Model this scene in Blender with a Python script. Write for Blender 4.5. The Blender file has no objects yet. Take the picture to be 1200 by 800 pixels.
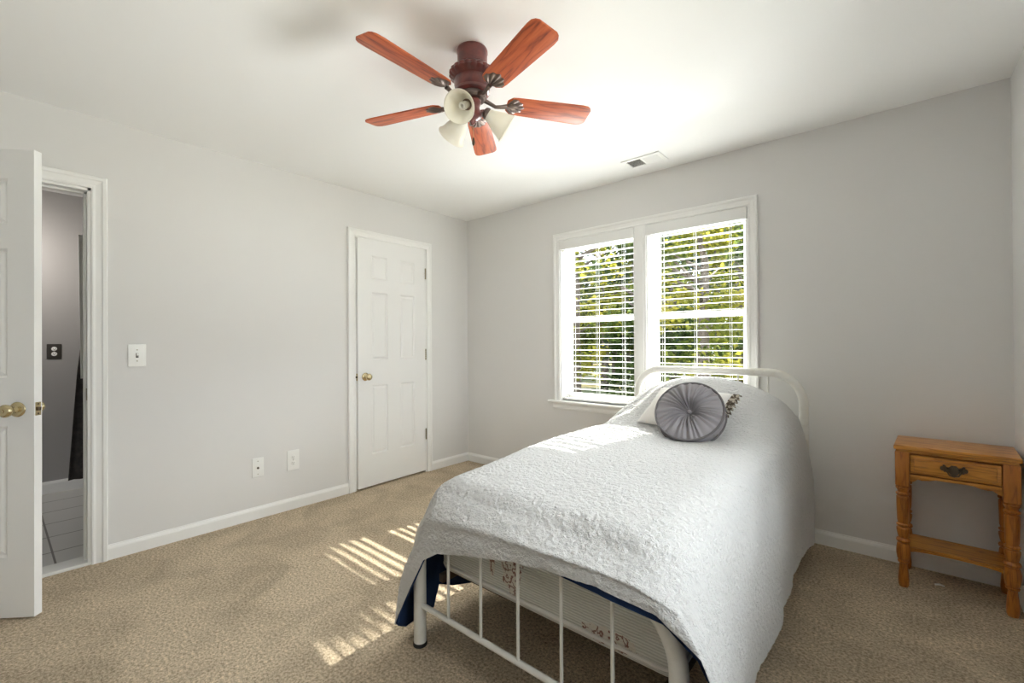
import bpy, bmesh, math, random
from math import sin, cos, pi, radians, sqrt, atan2
from mathutils import Vector, Matrix, noise

C = bpy.context.scene.collection
S = bpy.context.scene
random.seed(7)

# ------------------------------------------------------------------ camera, light, exposure
def make_camera():
    yaw, pitch, roll, f = 0.710274, 0.005445, -0.006252, 524.297
    fw = Vector((-sin(yaw)*cos(pitch), cos(yaw)*cos(pitch), sin(pitch)))
    r = Vector((cos(yaw), sin(yaw), 0)); u = r.cross(fw)
    r2 = cos(roll)*r + sin(roll)*u; u2 = -sin(roll)*r + cos(roll)*u
    cd = bpy.data.cameras.new('camera'); cam = bpy.data.objects.new('camera', cd); C.objects.link(cam)
    cd.sensor_width = 36; cd.sensor_fit = 'HORIZONTAL'; cd.lens = f/1200*36; cd.clip_start = .02; cd.clip_end = 300
    M = Matrix((( r2.x, u2.x, -fw.x, 3.32799), (r2.y, u2.y, -fw.y, -3.17267), (r2.z, u2.z, -fw.z, 1.18269), (0, 0, 0, 1)))
    cam.matrix_world = M
    S.camera = cam
make_camera()

SUN_DIR = Vector((.2, 1, .8)).normalized()          # towards the sun
def add_sun(strength):
    l = bpy.data.lights.new('sun', 'SUN'); l.energy = strength; l.angle = radians(.6); l.color = (1, .95, .86)
    o = bpy.data.objects.new('sun', l); C.objects.link(o)
    o.rotation_euler = (-SUN_DIR).to_track_quat('-Z', 'Y').to_euler()
def add_area(name, loc, target, sx, sy, power, color):
    l = bpy.data.lights.new(name, 'AREA'); l.shape = 'RECTANGLE'; l.size = sx; l.size_y = sy; l.energy = power; l.color = color
    o = bpy.data.objects.new(name, l); C.objects.link(o); o.location = loc
    o.rotation_euler = (Vector(target)-Vector(loc)).to_track_quat('-Z', 'Y').to_euler()
add_sun(15)
add_area('high_window_fill', (1.9, 1.9, 3.3), (1.9, 0, 1.3), 3.2, 1.2, 600, (.94, .975, 1))  # added lamp outside, above the sightline, brightens the room through the blinds
add_area('low_window_fill', (1.9, 2.3, -.05), (1.9, 0, 1.55), 3.2, .8, 340, (.97, .985, 1))  # added lamp outside, low down, throws fill light up to the ceiling
add_area('side_fill', (3.95, -1.95, 1.40), (0, -1.95, 1.38), 1.5, 1.4, 17, (1, .985, .965))  # added fill lamp shining in from the right-hand wall
add_area('bathroom_lamp', (-1.35, -3.25, 2.05), (-1.86, -3.0, 1.5), .35, .12, 4.5, (1, .93, .85))
w = bpy.data.worlds.new('sky'); S.world = w; w.use_nodes = True
bg = w.node_tree.nodes['Background']; bg.inputs[0].default_value = (.80, .90, 1, 1); bg.inputs[1].default_value = 2.0
S.view_settings.view_transform = 'Standard'
try: S.view_settings.look = 'None'
except Exception: pass
S.view_settings.gamma = 1; S.view_settings.use_curve_mapping = False
S.view_settings.exposure = 1.05
S.cycles.max_bounces = 12; S.cycles.diffuse_bounces = 8; S.cycles.transparent_max_bounces = 24
S.cycles.sample_clamp_indirect = 6; S.cycles.caustics_reflective = False; S.cycles.caustics_refractive = False
S.cycles.use_denoising = True

# ------------------------------------------------------------------ materials
def mat(name, color, rough=.6, metal=0, spec=.5, bump=None, vary=None, coat=0, trans=None):
    """bump=(scale, strength, distance); vary=(scale, other colour, lo, hi)"""
    m = bpy.data.materials.new(name); m.use_nodes = True
    nt = m.node_tree; n = nt.nodes; l = nt.links; b = n['Principled BSDF']
    col = (*color, 1)
    b.inputs['Base Color'].default_value = col; b.inputs['Roughness'].default_value = rough
    b.inputs['Metallic'].default_value = metal; b.inputs['Specular IOR Level'].default_value = spec
    if coat: b.inputs['Coat Weight'].default_value = coat; b.inputs['Coat Roughness'].default_value = .15
    tc = None
    if bump or vary:
        tc = n.new('ShaderNodeTexCoord')
    if vary:
        t = n.new('ShaderNodeTexNoise'); t.inputs['Scale'].default_value = vary[0]; t.inputs['Detail'].default_value = 5
        l.new(tc.outputs['Object'], t.inputs['Vector'])
        r = n.new('ShaderNodeValToRGB'); r.color_ramp.elements[0].position = vary[2]; r.color_ramp.elements[1].position = vary[3]
        r.color_ramp.elements[0].color = col; r.color_ramp.elements[1].color = (*vary[1], 1)
        l.new(t.outputs['Fac'], r.inputs[0]); l.new(r.outputs[0], b.inputs['Base Color'])
    if bump:
        t = n.new('ShaderNodeTexNoise'); t.inputs['Scale'].default_value = bump[0]; t.inputs['Detail'].default_value = 4
        l.new(tc.outputs['Object'], t.inputs['Vector'])
        k = n.new('ShaderNodeBump'); k.inputs['Strength'].default_value = bump[1]; k.inputs['Distance'].default_value = bump[2]
        l.new(t.outputs['Fac'], k.inputs['Height']); l.new(k.outputs[0], b.inputs['Normal'])
    return m

def wood_mat(name, c0, c1, c2, axis=0, scale=1.0, rough=.35, coat=.3):
    m = bpy.data.materials.new(name); m.use_nodes = True
    nt = m.node_tree; n = nt.nodes; l = nt.links; b = n['Principled BSDF']
    tc = n.new('ShaderNodeTexCoord'); mp = n.new('ShaderNodeMapping')
    sc = [14*scale]*3; sc[axis] = 1.6*scale
    mp.inputs['Scale'].default_value = sc
    l.new(tc.outputs['Object'], mp.inputs['Vector'])
    t = n.new('ShaderNodeTexNoise'); t.inputs['Scale'].default_value = 1.0; t.inputs['Detail'].default_value = 2; t.inputs['Distortion'].default_value = .4
    l.new(mp.outputs[0], t.inputs['Vector'])
    mul = n.new('ShaderNodeMath'); mul.operation = 'MULTIPLY'; mul.inputs[1].default_value = 9
    l.new(t.outputs['Fac'], mul.inputs[0])
    fr = n.new('ShaderNodeMath'); fr.operation = 'PINGPONG'; fr.inputs[1].default_value = 1
    l.new(mul.outputs[0], fr.inputs[0])
    t2 = n.new('ShaderNodeTexNoise'); t2.inputs['Scale'].default_value = 9; t2.inputs['Detail'].default_value = 6
    l.new(mp.outputs[0], t2.inputs['Vector'])
    mx = n.new('ShaderNodeMath'); mx.operation = 'MULTIPLY_ADD'; mx.inputs[1].default_value = .55
    l.new(fr.outputs[0], mx.inputs[0])
    h = n.new('ShaderNodeMath'); h.operation = 'MULTIPLY'; h.inputs[1].default_value = .5; l.new(t2.outputs['Fac'], h.inputs[0])
    l.new(h.outputs[0], mx.inputs[2])
    r = n.new('ShaderNodeValToRGB'); e = r.color_ramp.elements
    e[0].position = .12; e[0].color = (*c0, 1); e[1].position = .85; e[1].color = (*c2, 1)
    k = e.new(.42); k.color = (*c1, 1)
    l.new(mx.outputs[0], r.inputs[0]); l.new(r.outputs[0], b.inputs['Base Color'])
    b.inputs['Roughness'].default_value = rough; b.inputs['Coat Weight'].default_value = coat; b.inputs['Coat Roughness'].default_value = .2
    return m

M_wall = mat('wall_paint', (.735, .727, .720), .75, spec=.25, bump=(260, .05, .001))
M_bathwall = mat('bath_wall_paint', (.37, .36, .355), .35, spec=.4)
M_ceil = mat('ceiling_paint', (.88, .88, .875), .85, spec=.2, bump=(180, .08, .001))
M_trim = mat('trim_paint', (.86, .86, .85), .38, spec=.4)
M_door = mat('door_paint', (.85, .85, .845), .42, spec=.4)
M_blind = mat('blind_vinyl', (.80, .80, .79), .4, spec=.4)
M_cord = mat('blind_cord', (.85, .85, .83), .7)
M_headrail = mat('headrail', (.68, .62, .52), .5)
M_plate = mat('switch_plate', (.85, .85, .83), .35)
M_plate_dark = mat('dark_plate', (.05, .045, .04), .35)
M_slot = mat('slot', (.06, .055, .05), .5)
M_brass = mat('brass', (.58, .49, .30), .24, metal=1)
M_hinge = mat('hinge_metal', (.38, .34, .26), .38, metal=1)
M_pewter = mat('pewter', (.20, .155, .14), .34, metal=.8)
M_iron = mat('dark_bronze', (.10, .075, .05), .42, metal=.7)
M_mahog = mat('mahogany_gloss', (.17, .035, .030), .28, vary=(25, (.09, .02, .022), .4, .65), coat=.5)
M_glass_sh = mat('alabaster_glass', (.90, .87, .78), .28, vary=(18, (.93, .92, .88), .35, .7))
def add_translucency(m, fac, color):
    nt = m.node_tree; n = nt.nodes; l = nt.links
    t = n.new('ShaderNodeBsdfTranslucent'); t.inputs[0].default_value = (*color, 1)
    x = n.new('ShaderNodeMixShader'); x.inputs[0].default_value = fac
    l.new(n['Principled BSDF'].outputs[0], x.inputs[1]); l.new(t.outputs[0], x.inputs[2]); l.new(x.outputs[0], n['Material Output'].inputs[0])
add_translucency(M_glass_sh, .35, (.97, .95, .88))
M_bulb = mat('bulb_glass', (.82, .80, .76), .25)
M_white_metal = mat('white_enamel', (.78, .77, .73), .33, vary=(14, (.70, .68, .62), .55, .75), coat=.15)
M_cap = mat('black_rubber', (.02, .02, .02), .6)
M_rail = mat('brown_steel', (.10, .07, .05), .5)
M_navy = mat('navy_plush', (.022, .045, .115), .9, spec=.15, bump=(120, .3, .003))
M_cush = mat('grey_velvet', (.27, .255, .27), .48, spec=.35, bump=(220, .15, .001))
M_cushpipe = mat('grey_cord', (.13, .12, .125), .6)
M_sham = mat('white_cotton', (.76, .74, .71), .85, bump=(300, .2, .001))
M_ruffle = mat('ruffle_print', (.60, .55, .47), .85, vary=(60, (.10, .075, .05), .46, .54))
M_tile = mat('bath_tile', (.62, .62, .60), .35)
M_marble = mat('marble', (.78, .78, .76), .3)
M_curtain = mat('dark_cloth', (.045, .04, .04), .8, vary=(30, (.075, .065, .06), .4, .7))
M_liner = mat('white_cloth', (.8, .8, .77), .6)
M_paper = mat('paper', (.85, .85, .8), .7)
M_bark = mat('bark', (.11, .085, .07), .9, bump=(12, .6, .03))
M_ground = mat('leaf_litter_ground', (.07, .085, .03), .95, vary=(.28, (.42, .31, .12), .52, .66))
M_oak = wood_mat('honey_oak', (.21, .066, .008), (.50, .20, .024), (.62, .285, .045), 0, 2.2, .34, .2)
M_oak_v = wood_mat('honey_oak_upright', (.20, .060, .007), (.41, .135, .016), (.49, .18, .024), 2, 2.2, .34, .2)
M_blade = wood_mat('cherry_blade', (.13, .020, .008), (.46, .085, .022), (.56, .125, .034), 0, 1.5, .48, .15)

def carpet_mat():
    m = bpy.data.materials.new('beige_carpet'); m.use_nodes = True
    nt = m.node_tree; n = nt.nodes; l = nt.links; b = n['Principled BSDF']
    tc = n.new('ShaderNodeTexCoord')
    a = n.new('ShaderNodeTexNoise'); a.inputs['Scale'].default_value = 92; a.inputs['Detail'].default_value = 5; a.inputs['Roughness'].default_value = .75
    g = n.new('ShaderNodeTexNoise'); g.inputs['Scale'].default_value = 3.2; g.inputs['Detail'].default_value = 4; g.inputs['Distortion'].default_value = .9
    for t in (a, g): l.new(tc.outputs['Object'], t.inputs['Vector'])
    r = n.new('ShaderNodeValToRGB'); e = r.color_ramp.elements
    e[0].position = .34; e[0].color = (.27, .21, .14, 1); e[1].position = .65; e[1].color = (.86, .72, .54, 1)
    l.new(a.outputs['Fac'], r.inputs[0])
    r2 = n.new('ShaderNodeValToRGB'); e = r2.color_ramp.elements
    e[0].position = .36; e[0].color = (.83, .82, .81, 1); e[1].position = .60; e[1].color = (1.06, 1.05, 1.04, 1)
    l.new(g.outputs['Fac'], r2.inputs[0])
    mx = n.new('ShaderNodeMix'); mx.data_type = 'RGBA'; mx.blend_type = 'MULTIPLY'; mx.inputs[0].default_value = 1
    l.new(r.outputs[0], mx.inputs[6]); l.new(r2.outputs[0], mx.inputs[7]); l.new(mx.outputs[2], b.inputs['Base Color'])
    b.inputs['Roughness'].default_value = 1; b.inputs['Specular IOR Level'].default_value = .1
    k = n.new('ShaderNodeBump'); k.inputs['Strength'].default_value = .9; k.inputs['Distance'].default_value = .012
    l.new(a.outputs['Fac'], k.inputs['Height'])
    k2 = n.new('ShaderNodeBump'); k2.inputs['Strength'].default_value = .35; k2.inputs['Distance'].default_value = .03
    l.new(g.outputs['Fac'], k2.inputs['Height']); l.new(k2.outputs[0], k.inputs['Normal']); l.new(k.outputs[0], b.inputs['Normal'])
    return m
M_carpet = carpet_mat()

def sherpa_mat():
    m = bpy.data.materials.new('white_sherpa'); m.use_nodes = True
    nt = m.node_tree; n = nt.nodes; l = nt.links; b = n['Principled BSDF']
    tc = n.new('ShaderNodeTexCoord')
    wv = n.new('ShaderNodeTexNoise'); wv.inputs['Scale'].default_value = 40; wv.inputs['Detail'].default_value = 2
    l.new(tc.outputs['Object'], wv.inputs['Vector'])
    ad = n.new('ShaderNodeVectorMath'); ad.operation = 'MULTIPLY_ADD'; ad.inputs[1].default_value = (.016,)*3
    l.new(wv.outputs['Color'], ad.inputs[0]); l.new(tc.outputs['Object'], ad.inputs[2])
    v = n.new('ShaderNodeTexVoronoi'); v.feature = 'SMOOTH_F1'; v.inputs['Scale'].default_value = 76
    l.new(ad.outputs[0], v.inputs['Vector'])
    s = n.new('ShaderNodeTexNoise'); s.inputs['Scale'].default_value = 260; s.inputs['Detail'].default_value = 3
    l.new(tc.outputs['Object'], s.inputs['Vector'])
    hm = n.new('ShaderNodeMath'); hm.operation = 'MULTIPLY_ADD'; hm.inputs[1].default_value = -1.0
    sm = n.new('ShaderNodeMath'); sm.operation = 'MULTIPLY'; sm.inputs[1].default_value = .8; l.new(s.outputs['Fac'], sm.inputs[0])
    l.new(v.outputs['Distance'], hm.inputs[0]); l.new(sm.outputs[0], hm.inputs[2])
    k = n.new('ShaderNodeBump'); k.inputs['Strength'].default_value = .9; k.inputs['Distance'].default_value = .012
    l.new(hm.outputs[0], k.inputs['Height']); l.new(k.outputs[0], b.inputs['Normal'])
    b.inputs['Base Color'].default_value = (.73, .73, .73, 1); b.inputs['Roughness'].default_value = .95; b.inputs['Specular IOR Level'].default_value = .1
    b.inputs['Sheen Weight'].default_value = .25
    return m
M_sherpa = sherpa_mat()

def ticking_mat():
    """fine horizontal stripes with two clusters of brownish-pink flowers"""
    m = bpy.data.materials.new('striped_floral_ticking'); m.use_nodes = True
    nt = m.node_tree; n = nt.nodes; l = nt.links; b = n['Principled BSDF']
    tc = n.new('ShaderNodeTexCoord'); sp = n.new('ShaderNodeSeparateXYZ'); l.new(tc.outputs['Object'], sp.inputs[0])
    st = n.new('ShaderNodeMath'); st.operation = 'MULTIPLY'; st.inputs[1].default_value = 2*pi/.0085; l.new(sp.outputs['Z'], st.inputs[0])
    sn = n.new('ShaderNodeMath'); sn.operation = 'SINE'; l.new(st.outputs[0], sn.inputs[0])
    r = n.new('ShaderNodeValToRGB'); e = r.color_ramp.elements
    e[0].position = 0; e[0].color = (.50, .50, .47, 1); e[1].position = .75; e[1].color = (.68, .68, .64, 1)
    mr = n.new('ShaderNodeMapRange'); mr.inputs[1].default_value = -1; mr.inputs[2].default_value = 1; l.new(sn.outputs[0], mr.inputs[0])
    l.new(mr.outputs[0], r.inputs[0])
    # flowers
    v = n.new('ShaderNodeTexVoronoi'); v.inputs['Scale'].default_value = 26
    dn = n.new('ShaderNodeTexNoise'); dn.inputs['Scale'].default_value = 55; dn.inputs['Detail'].default_value = 3
    l.new(tc.outputs['Object'], dn.inputs['Vector'])
    da = n.new('ShaderNodeVectorMath'); da.operation = 'MULTIPLY_ADD'; da.inputs[1].default_value = (.03,)*3
    l.new(dn.outputs['Color'], da.inputs[0]); l.new(tc.outputs['Object'], da.inputs[2]); l.new(da.outputs[0], v.inputs['Vector'])
    ring = n.new('ShaderNodeMath'); ring.operation = 'MULTIPLY'; ring.inputs[1].default_value = 15; l.new(v.outputs['Distance'], ring.inputs[0])
    rs = n.new('ShaderNodeMath'); rs.operation = 'SINE'; l.new(ring.outputs[0], rs.inputs[0])
    fr = n.new('ShaderNodeValToRGB'); e = fr.color_ramp.elements
    e[0].position = .35; e[0].color = (.64, .60, .54, 1); e[1].position = .95; e[1].color = (.22, .11, .09, 1)
    l.new(rs.outputs[0], fr.inputs[0])
    masks = []
    for (cx, cz, rx, rz) in ((-.095, -.02, .055, .12), (.28, -.118, .10, .035), (-.19, -.045, .015, .05)):
        dx = n.new('ShaderNodeMath'); dx.operation = 'SUBTRACT'; dx.inputs[1].default_value = cx; l.new(sp.outputs['X'], dx.inputs[0])
        dz = n.new('ShaderNodeMath'); dz.operation = 'SUBTRACT'; dz.inputs[1].default_value = cz; l.new(sp.outputs['Z'], dz.inputs[0])
        qx = n.new('ShaderNodeMath'); qx.operation = 'DIVIDE'; qx.inputs[1].default_value = rx; l.new(dx.outputs[0], qx.inputs[0])
        qz = n.new('ShaderNodeMath'); qz.operation = 'DIVIDE'; qz.inputs[1].default_value = rz; l.new(dz.outputs[0], qz.inputs[0])
        hy = n.new('ShaderNodeVectorMath'); hy.operation = 'LENGTH'
        cb = n.new('ShaderNodeCombineXYZ'); l.new(qx.outputs[0], cb.inputs[0]); l.new(qz.outputs[0], cb.inputs[1]); l.new(cb.outputs[0], hy.inputs[0])
        ns = n.new('ShaderNodeTexNoise'); ns.inputs['Scale'].default_value = 30; l.new(tc.outputs['Object'], ns.inputs['Vector'])
        ad = n.new('ShaderNodeMath'); ad.operation = 'ADD'; l.new(hy.outputs['Value'], ad.inputs[0]); l.new(ns.outputs['Fac'], ad.inputs[1])
        lt = n.new('ShaderNodeMath'); lt.operation = 'LESS_THAN'; lt.inputs[1].default_value = 1.35; l.new(ad.outputs[0], lt.inputs[0])
        masks.append(lt)
    mm = masks[0].outputs[0]
    for k in masks[1:]:
        q = n.new('ShaderNodeMath'); q.operation = 'MAXIMUM'; l.new(mm, q.inputs[0]); l.new(k.outputs[0], q.inputs[1]); mm = q.outputs[0]
    mx = n.new('ShaderNodeMix'); mx.data_type = 'RGBA'; l.new(mm, mx.inputs[0]); l.new(r.outputs[0], mx.inputs[6]); l.new(fr.outputs[0], mx.inputs[7])
    l.new(mx.outputs[2], b.inputs['Base Color']); b.inputs['Roughness'].default_value = .75
    k = n.new('ShaderNodeBump'); k.inputs['Strength'].default_value = .4; k.inputs['Distance'].default_value = .003
    l.new(sn.outputs[0], k.inputs['Height']); l.new(k.outputs[0], b.inputs['Normal'])
    return m
M_ticking = ticking_mat()

def pane_mat():
    m = bpy.data.materials.new('window_glass'); m.use_nodes = True
    nt = m.node_tree; n = nt.nodes; l = nt.links
    n.remove(n['Principled BSDF']); out = n['Material Output']
    t = n.new('ShaderNodeBsdfTransparent'); t.inputs[0].default_value = (.97, .98, .97, 1)
    g = n.new('ShaderNodeBsdfGlossy'); g.inputs['Roughness'].default_value = .02
    f = n.new('ShaderNodeFresnel'); f.inputs[0].default_value = 1.3
    x = n.new('ShaderNodeMixShader'); l.new(f.outputs[0], x.inputs[0]); l.new(t.outputs[0], x.inputs[1]); l.new(g.outputs[0], x.inputs[2])
    l.new(x.outputs[0], out.inputs[0])
    return m
M_pane = pane_mat()

def leaf_mat(name, dark, mid, light):
    m = bpy.data.materials.new(name); m.use_nodes = True
    nt = m.node_tree; n = nt.nodes; l = nt.links; out = n['Material Output']
    n.remove(n['Principled BSDF'])
    tc = n.new('ShaderNodeTexCoord')
    t = n.new('ShaderNodeTexNoise'); t.inputs['Scale'].default_value = .8; t.inputs['Detail'].default_value = 4
    l.new(tc.outputs['Object'], t.inputs['Vector'])
    r = n.new('ShaderNodeValToRGB'); e = r.color_ramp.elements
    e[0].position = .38; e[0].color = (*dark, 1); e[1].position = .66; e[1].color = (*light, 1); q = e.new(.52); q.color = (*mid, 1)
    l.new(t.outputs['Fac'], r.inputs[0])
    d = n.new('ShaderNodeBsdfDiffuse'); tr = n.new('ShaderNodeBsdfTranslucent'); x = n.new('ShaderNodeMixShader'); x.inputs[0].default_value = .5
    l.new(r.outputs[0], d.inputs[0]); l.new(r.outputs[0], tr.inputs[0]); l.new(d.outputs[0], x.inputs[1]); l.new(tr.outputs[0], x.inputs[2])
    l.new(x.outputs[0], out.inputs[0])
    return m
LEAF = [leaf_mat('yellow_leaves', (.06, .085, .020), (.24, .24, .04), (.52, .44, .07)),
        leaf_mat('green_leaves', (.028, .045, .018), (.09, .13, .035), (.30, .32, .07)),
        leaf_mat('blue_green_leaves', (.035, .055, .050), (.07, .105, .08), (.15, .20, .11))]

# ------------------------------------------------------------------ mesh helpers
class MB:
    def __init__(s): s.bm = bmesh.new()
    def box(s, x0, x1, y0, y1, z0, z1, bev=0, seg=2, M=None):
        t = bmesh.new(); bmesh.ops.create_cube(t, size=1)
        for v in t.verts: v.co = Vector(((x0+x1)/2+v.co.x*(x1-x0), (y0+y1)/2+v.co.y*(y1-y0), (z0+z1)/2+v.co.z*(z1-z0)))
        if bev: bmesh.ops.bevel(t, geom=t.edges[:], offset=bev, segments=seg, profile=.6, affect='EDGES')
        return s.add(t, M)
    def add(s, t, M=None):
        if M is not None: bmesh.ops.transform(t, matrix=M, verts=t.verts)
        me = bpy.data.meshes.new('tmp'); t.to_mesh(me); t.free(); s.bm.from_mesh(me); bpy.data.meshes.remove(me)
        return s
    def lathe(s, prof, seg=32, M=None, fn=None):
        """prof = [(r, z)], fn(angle, r, z)->r"""
        t = bmesh.new(); rings = []
        for r, z in prof:
            rr = []
            for k in range(seg):
                a = 2*pi*k/seg; q = fn(a, r, z) if fn else r
                rr.append(t.verts.new((q*cos(a), q*sin(a), z)))
            rings.append(rr)
        for i in range(len(rings)-1):
            for k in range(seg):
                j = (k+1) % seg
                t.faces.new((rings[i][k], rings[i][j], rings[i+1][j], rings[i+1][k]))
        if prof[0][0] > 1e-5: t.faces.new(list(reversed(rings[0])))
        if prof[-1][0] > 1e-5: t.faces.new(rings[-1])
        bmesh.ops.remove_doubles(t, verts=t.verts, dist=1e-6)
        bmesh.ops.recalc_face_normals(t, faces=t.faces)
        return s.add(t, M)
    def tube(s, pts, rad, seg=12, M=None, closed=False):
        t = bmesh.new(); P = [Vector(p) for p in pts]; n = len(P); rings = []
        rad = rad if isinstance(rad, (list, tuple)) else [rad]*n
        up = None
        for i in range(n):
            if closed: d = P[(i+1) % n]-P[i-1]
            else: d = P[min(i+1, n-1)]-P[max(i-1, 0)]
            d.normalize()
            if up is None:
                up = Vector((0, 0, 1)) if abs(d.z) < .9 else Vector((1, 0, 0))
            a = d.cross(up).normalized(); b = a.cross(d).normalized(); up = b
            rings.append([t.verts.new(P[i]+rad[i]*(cos(2*pi*k/seg)*a+sin(2*pi*k/seg)*b)) for k in range(seg)])
        m = n if closed else n-1
        for i in range(m):
            A, B = rings[i], rings[(i+1) % n]
            for k in range(seg):
                j = (k+1) % seg; t.faces.new((A[k], A[j], B[j], B[k]))
        if not closed: t.faces.new(list(reversed(rings[0]))); t.faces.new(rings[-1])
        bmesh.ops.recalc_face_normals(t, faces=t.faces)
        return s.add(t, M)
    def prism(s, poly, d0, d1, axis='z', bev=0, M=None):
        """polygon (a, b) extruded: axis z -> (a,b,d); y -> (a,d,b); x -> (d,a,b)"""
        t = bmesh.new()
        f = {'z': lambda a, b, d: (a, b, d), 'y': lambda a, b, d: (a, d, b), 'x': lambda a, b, d: (d, a, b)}[axis]
        A = [t.verts.new(f(a, b, d0)) for a, b in poly]; B = [t.verts.new(f(a, b, d1)) for a, b in poly]
        n = len(poly)
        t.faces.new(A); t.faces.new(B)
        for i in range(n): t.faces.new((A[i], A[(i+1) % n], B[(i+1) % n], B[i]))
        bmesh.ops.recalc_face_normals(t, faces=t.faces)
        if bev: bmesh.ops.bevel(t, geom=t.edges[:], offset=bev, segments=2, profile=.6, affect='EDGES')
        return s.add(t, M)
    def grid(s, rows, closed=False, M=None):
        t = bmesh.new(); V = [[t.verts.new(p) for p in r] for r in rows]
        for i in range(len(V)-1):
            m = len(V[i]); 
            for k in range(m if closed else m-1):
                j = (k+1) % m
                t.faces.new((V[i][k], V[i][j], V[i+1][j], V[i+1][k]))
        return s.add(t, M)
    def build(s, name, m, parent=None, smooth=None, loc=None):
        me = bpy.data.meshes.new(name)
        if smooth is not None:
            for f in s.bm.faces: f.smooth = True
            if smooth > 0:
                for e in s.bm.edges:
                    if len(e.link_faces) == 2 and e.calc_face_angle(0) > radians(smooth): e.smooth = False
        s.bm.to_mesh(me); s.bm.free()
        me.materials.append(m)
        o = bpy.data.objects.new(name, me); C.objects.link(o)
        if parent: o.parent = parent
        if loc: o.location = loc
        return o

def tag(o, label=None, cat=None, group=None, kind=None):
    if label: o['label'] = label
    if cat: o['category'] = cat
    if group: o['group'] = group
    if kind: o['kind'] = kind
    return o
def thing(name, label, cat, loc=(0, 0, 0), rz=0, group=None, kind=None):
    o = bpy.data.objects.new(name, None); C.objects.link(o); o.location = loc; o.rotation_euler = (0, 0, rz)
    return tag(o, label, cat, group, kind)
def copy_tree(o, parent=None):
    c = o.copy(); C.objects.link(c); c.parent = parent
    for ch in list(o.children): copy_tree(ch, c)
    return c
def smoothstep(a, b, x):
    t = min(1, max(0, (x-a)/(b-a))); return t*t*(3-2*t)
def interp(pts, x):
    if x <= pts[0][0]: return pts[0][1]
    for (a, p), (b, q) in zip(pts, pts[1:]):
        if x <= b: return p+(q-p)*(x-a)/(b-a)
    return pts[-1][1]

# ------------------------------------------------------------------ room shell
H, W, D = 2.44, 3.75, 3.85
def wall_pieces(mb, a0, a1, holes, z1, put):
    """cells of a wall running a0..a1, height 0..z1, around holes [(a,b,za,zb)]"""
    xs = sorted({a0, a1, *[h[0] for h in holes], *[h[1] for h in holes]}); zs = sorted({0, z1, *[h[2] for h in holes], *[h[3] for h in holes]})
    for i in range(len(xs)-1):
        for k in range(len(zs)-1):
            cx, cz = (xs[i]+xs[i+1])/2, (zs[k]+zs[k+1])/2
            if any(h[0] < cx < h[1] and h[2] < cz < h[3] for h in holes): continue
            put(mb, xs[i], xs[i+1], zs[k], zs[k+1])
BD = (-3.56, -2.82)      # bathroom doorway
CD = (-1.256, -.528)     # closet doorway
DH = 2.045
o = MB().box(-.13, W, -D, 0, -.12, 0).build('floor', M_carpet); tag(o, 'beige cut pile carpet covering the bedroom floor', 'floor', kind='structure')
o = MB().box(-.12, W+.1, -D-.1, .15, H, H+.1).build('ceiling', M_ceil); tag(o, 'smooth white painted bedroom ceiling', 'ceiling', kind='structure')
mb = MB(); wall_pieces(mb, -D, 0, [(BD[0], BD[1], 0, DH), (CD[0], CD[1], 0, 2.065)], H, lambda m, a, b, z0, z1: m.box(-.12, 0, a, b, z0, z1))
mb.box(-.13, -.12, CD[0]-.05, CD[1]+.05, 0, 2.1)
o = mb.build('wall_left', M_wall); tag(o, 'light grey painted wall with two white doors and a light switch', 'wall', kind='structure')
W1, W2, WZ = (1.146, 1.832), (1.92, 2.606), (.70, 2.06)
mb = MB(); wall_pieces(mb, -.12, W+.1, [(*W1, *WZ), (*W2, *WZ)], H, lambda m, a, b, z0, z1: m.box(a, b, 0, .15, z0, z1))
o = mb.build('wall_back', M_wall); tag(o, 'light grey painted wall with the double window', 'wall', kind='structure')
SW = (-2.63, -1.27, .72, 2.04)  # opening for the added side window
mb = MB(); wall_pieces(mb, -D, 0, [SW], H, lambda m, a, b, z0, z1: m.box(W, W+.1, a, b, z0, z1))
o = mb.build('wall_right', M_wall); tag(o, 'light grey painted wall beside the nightstand', 'wall', kind='structure')
o = MB().box(-.12, W+.1, -D-.1, -D, 0, H).build('wall_front', M_wall); tag(o, 'light grey painted wall behind the viewer', 'wall', kind='structure')

# bathroom beyond the doorway
BX = -1.86
o = MB().box(BX, 0, -4.1, -2.3, -.12, -.002).build('floor_bathroom', M_tile)
def tile_mat():
    m = M_tile; nt = m.node_tree; n = nt.nodes; l = nt.links; b = n['Principled BSDF']
    tc = n.new('ShaderNodeTexCoord'); br = n.new('ShaderNodeTexBrick'); br.offset = 0
    br.inputs['Color1'].default_value = (.60, .60, .585, 1); br.inputs['Color2'].default_value = (.64, .635, .62, 1); br.inputs['Mortar'].default_value = (.19, .18, .17, 1)
    br.inputs['Scale'].default_value = 1; br.inputs['Mortar Size'].default_value = .005; br.inputs['Brick Width'].default_value = .305; br.inputs['Row Height'].default_value = .305
    mp = n.new('ShaderNodeMapping'); mp.inputs['Location'].default_value = (.07, .20, 0)
    l.new(tc.outputs['Object'], mp.inputs[0]); l.new(mp.outputs[0], br.inputs['Vector']); l.new(br.outputs['Color'], b.inputs['Base Color'])
tile_mat()
tag(o, 'grey square floor tiles of the bathroom beyond the doorway', 'floor', kind='structure')
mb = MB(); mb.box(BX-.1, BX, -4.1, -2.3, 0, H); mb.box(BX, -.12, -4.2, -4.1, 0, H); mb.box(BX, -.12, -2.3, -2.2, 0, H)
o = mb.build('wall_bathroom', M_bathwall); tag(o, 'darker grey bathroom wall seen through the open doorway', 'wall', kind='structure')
o = MB().box(BX-.1, -.12, -4.2, -2.2, H, H+.1).build('ceiling_bathroom', M_ceil); tag(o, 'white bathroom ceiling beyond the doorway', 'ceiling', kind='structure')

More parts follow.
